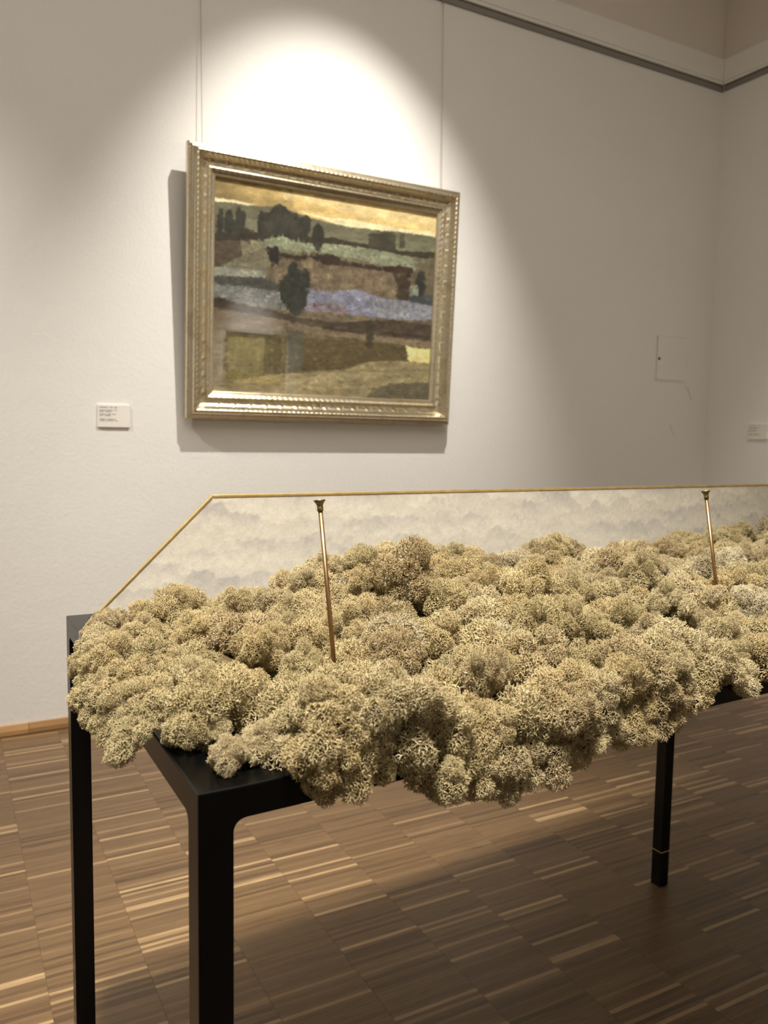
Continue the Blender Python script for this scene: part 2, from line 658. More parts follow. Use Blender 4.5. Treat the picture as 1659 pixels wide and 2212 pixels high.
# ------------------------------------------------------------------ the framed landscape
class Canvas:
    """colours of a flat painting, worked out on a grid of points"""
    def __init__(self, px, py, seed):
        self.x, self.y = px, py
        self.c = np.zeros(px.shape + (3,))
        self.g = np.random.default_rng(seed)

    def noise(self, sx, sy, octaves=3):
        out = np.zeros_like(self.x)
        amp, tot = 1.0, 0.0
        for k in range(octaves):
            n = 64
            G = self.g.random((n, n))
            u, v = self.x / sx * 2 ** k + 11.3, self.y / sy * 2 ** k + 7.7
            iu, iv = np.floor(u).astype(int), np.floor(v).astype(int)
            fu, fv = u - iu, v - iv
            fu, fv = fu * fu * (3 - 2 * fu), fv * fv * (3 - 2 * fv)
            g = lambda a, b: G[(iv + b) % n, (iu + a) % n]
            out += amp * ((g(0, 0) * (1 - fu) + g(1, 0) * fu) * (1 - fv) + (g(0, 1) * (1 - fu) + g(1, 1) * fu) * fv)
            tot += amp
            amp *= 0.55
        return out / tot

    def blend(self, mask, col, mottle=0.0, sx=20, sy=20):
        col = (np.array(col) / 255.0)
        col = col * 0.80 + 0.20 * col.mean() + 0.025        # a muted palette
        f = 1.0
        if mottle:
            f = (1 + mottle * (self.noise(sx, sy) - 0.5) * 2)[..., None]
        m = np.clip(mask, 0, 1)[..., None]
        self.c = self.c * (1 - m) + np.clip(col * f, 0, 1) * m

    def warp(self, amp, s):
        return self.x + (self.noise(s, s) - 0.5) * 2 * amp, self.y + (self.noise(s, s) - 0.5) * 2 * amp

    def poly(self, pts, col, rough=6, rs=25, mottle=0.0, sx=20, sy=20, alpha=1.0):
        x, y = self.warp(rough, rs)
        x = x + (self.noise(8, 8, 2) - 0.5) * 9
        y = y + (self.noise(8, 8, 2) - 0.5) * 9
        inside = np.zeros(x.shape, bool)
        n = len(pts)
        for i in range(n):
            (xa, ya), (xb, yb) = pts[i], pts[(i + 1) % n]
            if ya == yb:
                continue
            cond = ((ya > y) != (yb > y)) & (x < (xb - xa) * (y - ya) / (yb - ya) + xa)
            inside ^= cond
        self.blend(inside * alpha, col, mottle, sx, sy)

    def ell(self, cx, cy, rx, ry, col, rough=8, rs=20, mottle=0.0, sx=12, sy=30, alpha=1.0):
        x, y = self.warp(rough, rs)
        d = ((x - cx) / rx) ** 2 + ((y - cy) / ry) ** 2
        self.blend(np.clip((1.15 - d) * 5, 0, 1) * alpha, col, mottle, sx, sy)

    def specks(self, pts, n, col, r, alpha=0.9):
        """short dabs of paint inside a polygon's bounding box, kept by the polygon"""
        xs = [p[0] for p in pts]
        ys = [p[1] for p in pts]
        keep = np.zeros(self.x.shape)
        r = r * 0.62
        for _ in range(int(n * 2.2)):
            cx, cy = self.g.uniform(min(xs), max(xs)), self.g.uniform(min(ys), max(ys))
            ins = False
            for i in range(len(pts)):
                (xa, ya), (xb, yb) = pts[i], pts[(i + 1) % len(pts)]
                if (ya > cy) != (yb > cy) and cx < (xb - xa) * (cy - ya) / (yb - ya) + xa:
                    ins = not ins
            if ins:
                rr = r * self.g.uniform(0.5, 1.3)
                d = ((self.x - cx) / (rr * 1.3)) ** 2 + ((self.y - cy) / rr) ** 2
                keep = np.maximum(keep, (d < 1) * 1.0)
        self.blend(keep * alpha * 0.6, col, 0.15, 10, 10)


def srgb_lin(c):
    return np.where(c <= 0.04045, c / 12.92, ((c + 0.055) / 1.055) ** 2.4)


def landscape(nu, nv):
    u, v = np.meshgrid(np.linspace(0, 1, nu), np.linspace(0, 1, nv))
    H = [1495.546, -5.9806, 205.0, 317.422, -1267.0016, 1500.0, 0.1688, -0.0292]   # lays the drawing out over the canvas
    wv = H[6] * u + H[7] * v + 1
    k = Canvas((H[0] * u + H[1] * v + H[2]) / wv, (H[3] * u + H[4] * v + H[5]) / wv, 5)
    x, y = k.x, k.y
    # sky
    t = np.clip((x - 205) / 1280, 0, 1)[..., None]
    k.c[:] = np.array((158, 138, 92)) / 255 * (1 - t) ** 2 + np.array((218, 188, 122)) / 255 * 2 * t * (1 - t) + np.array((248, 220, 152)) / 255 * t ** 2
    k.c *= (0.86 + 0.3 * k.noise(160, 40))[..., None]
    k.poly([(560, 300), (900, 370), (1480, 500), (1480, 560), (1000, 470), (620, 380)], (248, 220, 155), 30, 60, 0.1, alpha=0.55)
    k.poly([(200, 365), (330, 385), (440, 408), (430, 420), (300, 405), (200, 390)], (250, 235, 180), 5)
    k.poly([(690, 448), (850, 490), (1000, 505), (1200, 545), (1350, 570), (1490, 590), (1490, 640), (1000, 560)], (252, 236, 176), 8)
    k.poly([(150, 560), (1550, 620), (1550, 1600), (150, 1600)], (116, 102, 76), 4, 30, 0.15, 60, 20)
    # distant hill and plain
    k.poly([(190, 388), (300, 395), (430, 418), (560, 420), (700, 468), (850, 515), (1000, 548), (1150, 568), (1300, 583), (1500, 614), (1500, 760), (190, 700)], (112, 108, 80), 4, 40, 0.10, 60, 20)
    k.poly([(850, 575), (1490, 655), (1490, 720), (850, 640)], (126, 124, 92), 8, 30, 0.12, 60, 10)
    k.poly([(380, 500), (470, 500), (470, 580), (380, 570)], (136, 134, 102), 8, 30, 0.1)
    # left hill
    k.poly([(190, 590), (350, 600), (395, 690), (340, 730), (190, 800)], (88, 74, 56), 5, 30, 0.15, 40, 12)
    k.poly([(355, 600), (520, 640), (535, 720), (380, 705)], (140, 132, 100), 5, 30, 0.1, 40, 12)
    # hedge
    k.poly([(190, 575), (330, 570), (390, 545), (470, 575), (620, 600), (790, 600), (900, 610), (1100, 650), (1290, 690), (1490, 700), (1490, 740), (1280, 715), (1080, 672), (700, 628), (190, 612)], (62, 55, 40), 8, 20, 0.15)
    for cx, cy, rx, ry in ((246, 510, 16, 80), (296, 515, 26, 78), (352, 495, 20, 70), (376, 500, 16, 60), (322, 545, 50, 45)):
        k.ell(cx, cy, rx, ry, (58, 57, 46), 8, 18, 0.12)
    k.poly([(455, 610), (462, 480), (480, 452), (505, 462), (530, 455), (552, 425), (578, 408), (605, 415), (628, 425), (640, 452), (668, 462), (690, 455), (706, 490), (722, 474), (748, 478), (772, 500), (768, 560), (750, 605), (640, 622)], (58, 57, 46), 9, 16, 0.14, 14, 40)
    k.specks([(480, 470), (700, 470), (720, 590), (480, 590)], 60, (84, 80, 60), 7, 0.7)
    # green meadow
    k.poly([(500, 615), (600, 600), (760, 638), (1000, 655), (1200, 690), (1372, 735), (1368, 800), (1200, 778), (1000, 725), (820, 690), (620, 680), (520, 655)], (140, 146, 112), 9, 22, 0.22, 30, 9)
    k.specks([(520, 615), (1000, 655), (1370, 740), (1360, 780), (820, 680), (530, 650)], 160, (176, 180, 148), 6, 0.7)
    k.specks([(620, 650), (1000, 690), (1360, 770), (1360, 790), (820, 690), (630, 670)], 90, (96, 98, 74), 7, 0.8)
    k.ell(812, 605, 33, 78, (56, 54, 44), 5, 16, 0.1)
    k.poly([(1102, 590), (1130, 582), (1160, 590), (1200, 582), (1258, 592), (1258, 690), (1102, 668)], (72, 68, 52), 7, 14, 0.14)
    k.poly([(1278, 598), (1306, 592), (1310, 675), (1280, 672)], (82, 76, 58), 5, 14, 0.1)
    # middle slopes
    k.poly([(190, 790), (360, 715), (520, 655), (540, 840), (190, 850)], (122, 114, 88), 5, 30, 0.12, 40, 20)
    k.poly([(190, 770), (330, 775), (500, 800), (515, 835), (190, 838)], (146, 148, 128), 8, 14, 0.18, 20, 8)
    k.specks([(200, 775), (500, 800), (515, 832), (200, 832)], 70, (182, 184, 166), 5, 0.8)
    k.poly([(540, 735), (720, 740), (850, 768), (1000, 775), (1180, 800), (1345, 830), (1345, 985), (1100, 935), (900, 915), (750, 905), (505, 905), (520, 830)], (122, 104, 78), 6, 30, 0.22, 40, 40)
    k.specks([(780, 780), (1200, 815), (1220, 900), (800, 890)], 40, (164, 142, 110), 16, 0.5)
    k.specks([(1000, 800), (1180, 820), (1200, 900), (1050, 890)], 25, (150, 104, 76), 12, 0.4)
    k.poly([(1230, 815), (1345, 830), (1345, 985), (1255, 960), (1270, 880)], (74, 60, 44), 10, 20, 0.15)
    k.poly([(520, 655), (580, 655), (592, 690), (585, 760), (545, 770), (528, 715)], (48, 45, 35), 7, 14, 0.1)
    k.poly([(580, 690), (700, 708), (800, 706), (900, 702), (965, 748), (1180, 782), (1300, 772), (1358, 790), (1345, 840), (1230, 812), (1000, 776), (850, 765), (790, 730), (700, 735), (600, 720)], (64, 46, 34), 7, 18, 0.16)
    # bushes
    k.poly([(190, 820), (515, 840), (600, 880), (600, 930), (190, 882)], (78, 78, 70), 8, 20, 0.12)
    k.poly([(190, 868), (600, 915), (640, 1015), (500, 1010), (190, 945)], (124, 126, 120), 8, 20, 0.2, 16, 10)
    k.specks([(200, 868), (600, 915), (630, 1005), (500, 1000), (200, 940)], 230, (176, 180, 176), 5, 0.85)
    k.specks([(200, 868), (600, 915), (630, 1005), (500, 1000), (200, 940)], 120, (92, 92, 84), 5, 0.8)
    lav = [(745, 905), (900, 925), (1020, 908), (1075, 925), (1180, 955), (1345, 980), (1475, 1012), (1475, 1090), (1250, 1085), (1000, 1055), (745, 1030)]
    k.poly(lav, (130, 132, 152), 10, 20, 0.2, 16, 10)
    k.specks([(750, 905), (1060, 915), (1180, 960), (1180, 1040), (760, 1010)], 220, (166, 168, 200), 6, 0.85)
    k.specks([(1130, 960), (1345, 980), (1470, 1015), (1470, 1085), (1150, 1070)], 220, (176, 182, 160), 6, 0.85)
    k.specks(lav, 140, (98, 96, 100), 6, 0.7)
    k.specks([(735, 975), (900, 985), (1000, 1030), (980, 1060), (740, 1030)], 40, (150, 88, 54), 12, 0.7)
    k.poly([(1340, 935), (1490, 950), (1490, 1005), (1345, 985)], (70, 74, 78), 8, 16, 0.12)
    k.ell(1405, 880, 30, 72, (52, 54, 44), 8, 14, 0.1)
    k.poly([(1345, 890), (1385, 890), (1395, 950), (1345, 945)], (140, 148, 122), 8, 14, 0.1)
    # cypress in the middle
    for cx, cy, rx, ry in ((668, 840, 34, 95), (622, 905, 26, 78), (742, 865, 26, 82), (700, 880, 40, 90), (655, 950, 48, 70), (715, 960, 38, 76), (690, 1010, 38, 48)):
        k.ell(cx, cy, rx, ry, (54, 57, 47), 6, 18, 0.12)
    k.specks([(700, 830), (720, 840), (700, 990), (690, 990)], 12, (100, 98, 80), 6, 0.7)
    # dark verge and path
    k.poly([(190, 935), (400, 995), (620, 1040), (700, 1068), (900, 1100), (1250, 1085), (1475, 1120), (1475, 1215), (1200, 1180), (900, 1145), (620, 1085), (400, 1040), (190, 1010)], (74, 62, 48), 9, 20, 0.2, 50, 10)
    k.specks([(950, 1085), (1470, 1110), (1470, 1140), (950, 1110)], 20, (128, 80, 54), 10, 0.6)
    k.poly([(190, 1005), (400, 1040), (620, 1085), (800, 1140), (1100, 1168), (1470, 1215), (1470, 1262), (1100, 1210), (640, 1150), (190, 1140)], (118, 100, 76), 6, 30, 0.12, 90, 10)
    k.poly([(860, 1120), (1090, 1160), (1085, 1172), (850, 1132)], (62, 52, 40), 5, 20)
    k.poly([(1190, 1155), (1460, 1180), (1460, 1200), (1190, 1168)], (60, 50, 38), 5, 20)
    # water with reflections of the banks
    k.poly([(190, 1130), (640, 1145), (1100, 1205), (1470, 1255), (1470, 1345), (1000, 1380), (620, 1400), (190, 1480)], (92, 82, 54), 5, 30, 0.18, 16, 70)
    k.poly([(730, 1185), (1330, 1240), (1325, 1340), (1000, 1370), (730, 1375)], (82, 70, 42), 6, 30, 0.15, 60, 30)
    k.poly([(1322, 1238), (1470, 1258), (1470, 1342), (1345, 1330)], (205, 184, 110), 6, 20, 0.18, 16, 60)
    k.poly([(640, 1140), (735, 1150), (735, 1340), (705, 1395), (650, 1390)], (78, 74, 58), 5, 20, 0.1, 20, 60)
    k.poly([(1095, 1090), (1140, 1095), (1138, 1250), (1098, 1255)], (66, 58, 42), 5, 20, 0.1)
    k.poly([(190, 1130), (285, 1140), (280, 1470), (190, 1490)], (124, 112, 82), 5, 30, 0.12, 30, 60)
    # near bank
    k.poly([(190, 1455), (400, 1425), (620, 1398), (960, 1375), (1030, 1355), (1110, 1328), (1300, 1325), (1470, 1335), (1470, 1570), (190, 1520)], (134, 120, 82), 6, 40, 0.16, 90, 16)
    k.poly([(600, 1450), (900, 1400), (1200, 1385), (1300, 1400), (1000, 1440), (640, 1485)], (152, 138, 98), 12, 50, 0.1, 90, 16, 0.7)
    k.poly([(1140, 1480), (1260, 1455), (1480, 1450), (1480, 1560), (1100, 1540)], (92, 84, 62), 12, 40, 0.12, 60, 16)
    k.specks([(1265, 1515), (1420, 1525), (1420, 1538), (1265, 1530)], 26, (40, 42, 34), 4, 0.9)
    k.specks([(1310, 1495), (1410, 1500), (1410, 1510), (1310, 1508)], 12, (44, 46, 36), 4, 0.9)
    k.c *= (1 + 0.28 * np.clip((k.y - 1000) / 250, 0, 1) + 0.22 * (k.noise(9, 5, 3) - 0.5) + 0.34 * (k.noise(60, 34, 3) - 0.5))[..., None]  # lower part lightened, painting in the veil reflected by the glass
    # a last layer of short brush strokes breaks up the edges of the drawing
    gg = k.g
    for _ in range(7000):
        hl, hw = gg.integers(2, 6), gg.integers(1, 3)
        j, i = gg.integers(hw + 2, nv - hw - 3), gg.integers(hl + 2, nu - hl - 3)
        col = k.c[j, i] * (1 + gg.normal(0, 0.09)) + gg.normal(0, 0.008, 3)
        dj, di = gg.integers(-1, 2), gg.integers(-2, 3)
        j = int(np.clip(j + dj, hw, nv - hw - 1))
        i = int(np.clip(i + di, hl, nu - hl - 1))
        sl = 0.0 if gg.random() < 0.6 else gg.uniform(-0.5, 0.5)
        if gg.random() < 0.35 and 0.42 < j / nv < 0.9:       # upright strokes in trees and cliffs
            hl, hw = hw, min(hl, 5, j, nv - j - 1)
        win = k.c[j - hw:j + hw + 1, i - hl:i + hl + 1]
        win += (col - win) * (0.62 if j / nv < 0.78 else 0.22)
    return srgb_lin(np.clip(k.c, 0, 1))


def grid_plane(name, nu, nv, wdt, hgt, cols, gain, mat):
    u, v = np.meshgrid(np.linspace(0, 1, nu), np.linspace(0, 1, nv))
    P = np.stack([(u - 0.5) * wdt, np.zeros_like(u), v * hgt], -1).reshape(-1, 3)
    i = np.arange(nu * nv).reshape(nv, nu)
    f = np.stack([i[:-1, :-1], i[:-1, 1:], i[1:, 1:], i[1:, :-1]], -1).reshape(-1, 4)
    me = mesh_np(name, P, f)
    a = me.attributes.new('paint', 'FLOAT_COLOR', 'POINT')
    rgba = np.ones((nu * nv, 4), np.float32)
    rgba[:, :3] = np.clip(cols.reshape(-1, 3) * gain, 0, 0.95)
    a.data.foreach_set('color', rgba.ravel())
    me.materials.append(mat)
    return me


def frame_side(length, prof, deco):
    """one mitred moulding lying along x, outer edge at z=0, growing to +z (inwards), front towards -y"""
    n = max(40, int(length / 0.0045))
    U = np.array([p[0] for p in prof])
    Vv = np.array([p[1] for p in prof])
    s = np.linspace(0, 1, n)
    uu = np.repeat(U[None, :], n, 0)
    x = -length / 2 + uu + s[:, None] * (length - 2 * uu)
    vv = np.repeat(Vv[None, :], n, 0) + deco(x, uu)
    P = np.stack([x, -vv, uu], -1).reshape(-1, 3)
    m = len(prof)
    i = np.arange(n * m).reshape(n, m)
    f = np.stack([i[:-1, :-1], i[:-1, 1:], i[1:, 1:], i[1:, :-1]], -1).reshape(-1, 4)
    return P, f


def smooth_profile(keys, sub):
    out = []
    for (a, b), k in zip(zip(keys, keys[1:]), sub):
        for j in range(k):
            t = j / k
            out.append((a[0] + (b[0] - a[0]) * t, a[1] + (b[1] - a[1]) * t))
    out.append(keys[-1])
    return out


KEYS = [(0.0, 0.0), (0.0, 0.030), (0.004, 0.040), (0.012, 0.043), (0.016, 0.051), (0.026, 0.054), (0.030, 0.064), (0.036, 0.071), (0.044, 0.074),
        (0.051, 0.070), (0.058, 0.057), (0.068, 0.041), (0.082, 0.031), (0.100, 0.028), (0.104, 0.038), (0.112, 0.043), (0.119, 0.041), (0.123, 0.034),
        (0.134, 0.029), (0.140, 0.026), (0.145, 0.026), (0.148, 0.020), (0.148, 0.008)]
KEYS = [(a * 0.94, b) for a, b in KEYS]
PROF = smooth_profile(KEYS, [3, 2, 2, 1, 2, 1, 2, 3, 3, 4, 5, 5, 4, 1, 2, 2, 1, 2, 1, 1, 1, 1])


def deco(x, u):
    win = lambda a, b: np.clip((u - a) / 0.004, 0, 1) * np.clip((b - u) / 0.004, 0, 1)
    rope = 0.0016 * np.sin(2 * math.pi * (x / 0.026 + u / 0.02)) * win(0.032, 0.060)
    t = x / 0.085
    vine = 0.0026 * np.maximum(0, np.cos((u - 0.082 - 0.011 * np.sin(2 * math.pi * t)) * 150)) * np.cos(math.pi * (t * 4 + u * 40)) * win(0.058, 0.104)
    bead = 0.0022 * np.sin(2 * math.pi * x / 0.0165) * np.clip((0.006 - u) / 0.003, 0, 1) * (u > 0.0005)
    pearl = 0.0010 * np.sin(2 * math.pi * x / 0.03 + u * 300) * win(0.104, 0.121)
    return 0.75 * rope + 0.55 * vine + bead + pearl


FW, FH = 1.548, 1.306
pic = thing('landscape_painting', 'large landscape painting of trees and a pond in an ornate gilt frame', 'painting', (1.876, 4.052, 1.489))
pic.rotation_euler = (math.atan(0.052), 0, 0)      # hung from wires, so the top leans into the room
for length, rot, lx, lz in ((FW, 0, 0, 0), (FW, math.pi, 0, FH), (FH, math.pi / 2, -FW / 2, FH / 2), (FH, -math.pi / 2, FW / 2, FH / 2)):
    P, f = frame_side(length, PROF, deco)
    c_, s_ = math.cos(rot), math.sin(rot)
    # turn about y, keeping the outer edge outside
    Q = np.stack([P[:, 0] * c_ + P[:, 2] * s_ + lx, P[:, 1], -P[:, 0] * s_ + P[:, 2] * c_ + lz], -1)
    side = link('frame_moulding', mesh_np('frame_moulding', Q, f, True), M_GOLD, pic)
IW, IH = FW - 2 * 0.136, FH - 2 * 0.136
me = grid_plane('canvas', 520, 430, IW, IH, landscape(520, 430), 0.72, M_OIL)
cv = link('canvas', me, None, pic)
cv.location = (0, -0.012, 0.136)
bm = bmesh.new()
add_box(bm, -IW / 2, IW / 2, -0.0205, -0.0185, 0.136, 0.136 + IH)
bm_obj('picture_glass', bm, M_GLASS, pic)
bm = bmesh.new()
add_box(bm, -FW / 2 + 0.02, FW / 2 - 0.02, -0.008, -0.004, 0.02, FH - 0.02)
bm_obj('backing_board', bm, simple('brown_backing_card', (0.16, 0.11, 0.06), 0.9), pic)

for x, zt, lb in ((1.195, 2.83, 'thin nylon wire holding the left end of the gilt frame'), (2.578, 2.83, 'thin nylon wire holding the right end of the gilt frame')):
    wr = thing('hanging_wire', lb, 'wire', (x, 4.03, zt), 'nylon wires hanging the landscape from the rail')
    bm = bmesh.new()
    add_tube(bm, (x, 4.03, 2.70), (x, YB - 0.016, BAND0 - 0.06), 0.0016, 0.0016, 8)
    adopt(bm_obj('line', bm, M_WIRE), wr)
    bm = bmesh.new()
    add_box(bm, x - 0.005, x + 0.005, YB - 0.022, YB - 0.012, BAND0 - 0.07, BAND0 - 0.035)
    adopt(bm_obj('rail_hook', bm, M_RAIL), wr)

# the picture across the room that the landscape's glass mirrors
op = thing('yellow_painting', 'yellow-green painting on the wall across the room, mirrored in the landscape glass', 'painting', (4.33, YF, 1.36))
bm = bmesh.new()
for a in ((3.86, 3.90, 1.36, 2.14), (4.80, 4.84, 1.36, 2.14), (3.90, 4.80, 1.36, 1.40), (3.90, 4.80, 2.10, 2.14)):
    add_box(bm, a[0], a[1], YF, YF + 0.04, a[2], a[3])
adopt(bm_obj('picture_frame', bm, M_AGED), op)
nu, nv = 90, 70
k = Canvas(*np.meshgrid(np.linspace(0, 900, nu), np.linspace(0, 700, nv)), 9)
k.c[:] = np.array((244, 226, 130)) / 255
k.blend(k.noise(160, 160) * 1.4 - 0.3, (235, 226, 176))
k.blend(k.noise(90, 120) * 1.6 - 0.6, (176, 160, 64))
k.poly([(0, 560), (900, 600), (900, 720), (0, 720)], (228, 200, 60), 20, 60, 0.2)
k.poly([(600, 0), (900, 0), (900, 560), (600, 560)], (70, 55, 22), 12, 60, 0.2)
me = grid_plane('canvas', nu, nv, 0.9, 0.7, srgb_lin(k.c[::-1]), 0.9, M_OIL)
o = link('canvas', me, None)
o.location = (4.35, YF + 0.02, 1.40)
o.rotation_euler = (0, 0, 0)
adopt(o, op)

# ------------------------------------------------------------------ the black table
TH, TX, TW, RH = 1.0506, 0.2186, 0.036, 0.0335
FY = lambda x: 0.760 + 0.0345 * (x - TX)             # front edge of the table
BY = lambda x: 1.654 + 0.0612 * (x - TX)             # back edge
TX2 = 3.776
sculpture = bpy.data.objects.new('moss_sculpture', None)     # only groups the table, the moss, the screen and the rods
C.objects.link(sculpture)
sculpture['kind'] = 'group'
table = thing('display_table', 'long black metal display table on slim square legs with brass rings', 'table', (2.0, 1.25, 0))
zb = TH - RH
def quad_prism(bm, pts, z0, z1):
    add_prism(bm, [(x, y, z0) for x, y in pts], [(x, y, z1) for x, y in pts])


def soften(bm, keep, width=0.0018):
    """round only the edges that keep() picks, so that welded pieces meet without a seam"""
    bmesh.ops.recalc_face_normals(bm, faces=bm.faces)
    ed = [e for e in bm.edges if keep((e.verts[0].co + e.verts[1].co) / 2, (e.verts[1].co - e.verts[0].co).normalized())]
    bmesh.ops.bevel(bm, geom=ed, offset=width, segments=2, affect='EDGES', profile=0.5)


XA, XB = TX + TW, TX2 - TW
for nm, pts, ax in (('front_rail', [(XA, FY(TX)), (XB, FY(TX2)), (XB, FY(TX2) + TW), (XA, FY(TX) + TW)], 0),
                    ('back_rail', [(XA, BY(TX) - TW), (XB, BY(TX2) - TW), (XB, BY(TX2)), (XA, BY(TX))], 0),
                    ('end_rail', [(TX, FY(TX) + TW), (XA, FY(TX) + TW), (XA, BY(TX) - TW), (TX, BY(TX) - TW)], 1),
                    ('end_rail', [(XB, FY(TX2) + TW), (TX2, FY(TX2) + TW), (TX2, BY(TX2) - TW), (XB, BY(TX2) - TW)], 1)):
    bm = bmesh.new()
    quad_prism(bm, pts, zb, TH)
    soften(bm, lambda m, d: abs(d[ax]) > 0.9 and m.z > zb + 0.02)
    adopt(bm_obj(nm, bm, M_BLACK), table)
bm = bmesh.new()
quad_prism(bm, [(TX + TW, FY(TX) + TW), (TX2 - TW, FY(TX2) + TW), (TX2 - TW, BY(TX2) - TW), (TX + TW, BY(TX) - TW)], TH - 0.012, TH - 0.006)
adopt(bm_obj('tabletop', bm, M_TOP), table)


def fillet(bm, cx, cy, dx, dy, y_or_x, r=0.013):
    """rounded gusset in the corner between a leg face and the rail underside"""
    pts = [(0, 0)]
    for i in range(7):
        a = math.pi / 2 * i / 6
        pts.append((r - r * math.sin(a), -r + r * math.cos(a)))
    pts = [(0, 0)] + [(r - r * math.sin(math.pi / 2 * i / 6), -(r - r * math.cos(math.pi / 2 * i / 6))) for i in range(7)]
    if dx:
        add_prism(bm, [(cx + dx * p, y_or_x, zb + q) for p, q in pts], [(cx + dx * p, y_or_x + TW, zb + q) for p, q in pts])
    else:
        add_prism(bm, [(y_or_x, cy + dy * p, zb + q) for p, q in pts], [(y_or_x + TW, cy + dy * p, zb + q) for p, q in pts])


LEGX = [TX, 1.9765, TX2 - TW]
for ix, x in enumerate(LEGX):
    for back in (0, 1):
        y = (BY(TX if ix == 0 else TX2) - TW if back else FY(TX if ix == 0 else TX2)) if ix != 1 else FY(x) + 0.001
        if ix == 1 and back:
            y = 1.727
        bm = bmesh.new()
        add_box(bm, x, x + TW, y, y + TW, 0.0, zb if ix == 1 else TH)
        oy = y + TW if back else y
        ox = x + TW if ix == 2 else x
        if ix != 1:      # corner posts: round the outer edges only
            soften(bm, lambda m, d: (abs(d.z) > 0.9 and abs(m.x - ox) < 1e-4 and abs(m.y - oy) < 1e-4) or
                   (m.z > TH - 1e-4 and ((abs(d.x) > 0.9 and abs(m.y - oy) < 1e-4) or (abs(d.y) > 0.9 and abs(m.x - ox) < 1e-4))))
        if ix != 2:
            fillet(bm, x + TW, 0, 1, 0, y)
        if ix != 0:
            fillet(bm, x, 0, -1, 0, y)
        if ix != 1:
            fillet(bm, 0, y if back else y + TW, 0, -1 if back else 1, x)
        leg = adopt(bm_obj('leg', bm, M_BLACK), table)
        bm = bmesh.new()
        add_box(bm, x - 0.0005, x + TW + 0.0005, y - 0.0005, y + TW + 0.0005, 0.1125, 0.1150)
        ring = bm_obj('brass_ring', bm, M_BRASS, leg)
        ring['label'] = 'thin brass ring around the black leg'

# ------------------------------------------------------------------ the cloud panel with brass edge
PY = 1.56
PX0, PZ1 = 0.2395, 1.2835
PXA = 0.4782
PX2 = 3.50
panel = thing('printed_screen', 'upright thin screen printed with pale clouds, brass edged, standing behind the moss', 'screen', (1.9, PY, TH))
nu, nv = 1100, 104
PWD, PHT = PX2 - PX0, PZ1 - TH
slope = (PXA - PX0) / PHT
gx, gz = np.meshgrid(np.linspace(0, PWD, nu), np.linspace(0, PHT, nv))
wx_ = gz * slope + gx / PWD * (PWD - 2 * gz * slope)          # the panel narrows upwards
kc = Canvas(wx_ * 1000, (PHT - gz) * 1000, 3)
kc.c[:] = np.array((214, 210, 200)) / 255
g = np.random.default_rng(21)
puffs = []
for k_ in range(11):                       # banks of cloud, each a scalloped line of puffs
    y0_ = -10 + k_ * 26 + g.uniform(-6, 6)
    cx = -60.0
    tone = g.uniform(0.0, 1.0)
    ph1, ph2 = g.uniform(0, 6.28, 2)
    while cx < PWD * 1000 + 60:
        r = g.choice((12, 17, 24, 32, 40)) * g.uniform(0.85, 1.2)
        cy = y0_ + 26 * math.sin(cx / 150.0 + ph1) + 9 * math.sin(cx / 47.0 + ph2) + g.uniform(-5, 5)
        puffs.append((cy + r * 0.5, cx, cy, r, tone))
        cx += r * g.uniform(0.5, 1.1)
puffs.sort(key=lambda p: -p[0])
wob = kc.noise(7, 7, 2)
for key, cx, cy, r, tone in puffs:
    i0, i1 = max(0, int((cx - r * 1.4 - 245) / 1000 / PWD * nu)), min(nu, int((cx + r * 1.4 + 245) / 1000 / PWD * nu) + 2)
    if i1 <= i0:
        continue
    X = kc.x[:, i0:i1] - cx
    Yv = kc.y[:, i0:i1] - cy
    ang_ = np.arctan2(Yv, X)
    rr = r * (1 + 0.08 * np.sin(5 * ang_ + cx) + 0.05 * np.sin(11 * ang_ + cy) + 0.30 * (wob[:, i0:i1] - 0.5))
    d = np.sqrt(X * X + Yv * Yv) / rr
    m = np.clip((1.0 - d) * 9, 0, 1)
    t = np.clip(0.5 + Yv / rr * 0.62, 0, 1) ** 0.8       # pale rim below, greyer towards the top
    lite = np.array((228, 223, 209)) / 255 * (0.93 + 0.07 * tone)
    dark = np.array((193, 189, 184)) / 255 * (0.92 + 0.10 * tone)
    colr = dark * (1 - t[..., None]) + lite * t[..., None]
    m = (m * 0.80)[..., None]
    kc.c[:, i0:i1] = kc.c[:, i0:i1] * (1 - m) + colr * m
kc.c *= (0.96 + 0.08 * kc.noise(9, 9, 3))[..., None]
base = np.clip(srgb_lin(np.clip(kc.c, 0, 1)) * 1.27, 0, 0.93)
# cut the panel's slanted ends by sliding the grid columns
i = np.arange(nu * nv).reshape(nv, nu)
P = np.stack([PX0 + wx_, np.full_like(gx, PY - 0.0021), TH - 0.006 + gz * (PHT + 0.006) / PHT], -1).reshape(-1, 3)
f = np.stack([i[:-1, :-1], i[:-1, 1:], i[1:, 1:], i[1:, :-1]], -1).reshape(-1, 4)
me = mesh_np('cloud_print', P, f)
a = me.attributes.new('paint', 'FLOAT_COLOR', 'POINT')
rgba = np.ones((nu * nv, 4), np.float32)
rgba[:, :3] = base.reshape(-1, 3)
a.data.foreach_set('color', rgba.ravel())
me.materials.append(M_CLOUD)
adopt(link('cloud_print', me), panel)
# brass edging: slanted bar, top bar, slanted bar
def edge_bar(bm, a, b, na, nb, t=0.0062, dep=0.007):
    """bar between two points of the outline; na, nb: inward offsets at the ends"""
    ring = lambda p, n_: [(p[0], PY - dep / 2, p[1]), (p[0] + n_[0] * t, PY - dep / 2, p[1] + n_[1] * t), (p[0] + n_[0] * t, PY + dep / 2, p[1] + n_[1] * t), (p[0], PY + dep / 2, p[1])]
    add_prism(bm, ring(a, na), ring(b, nb))


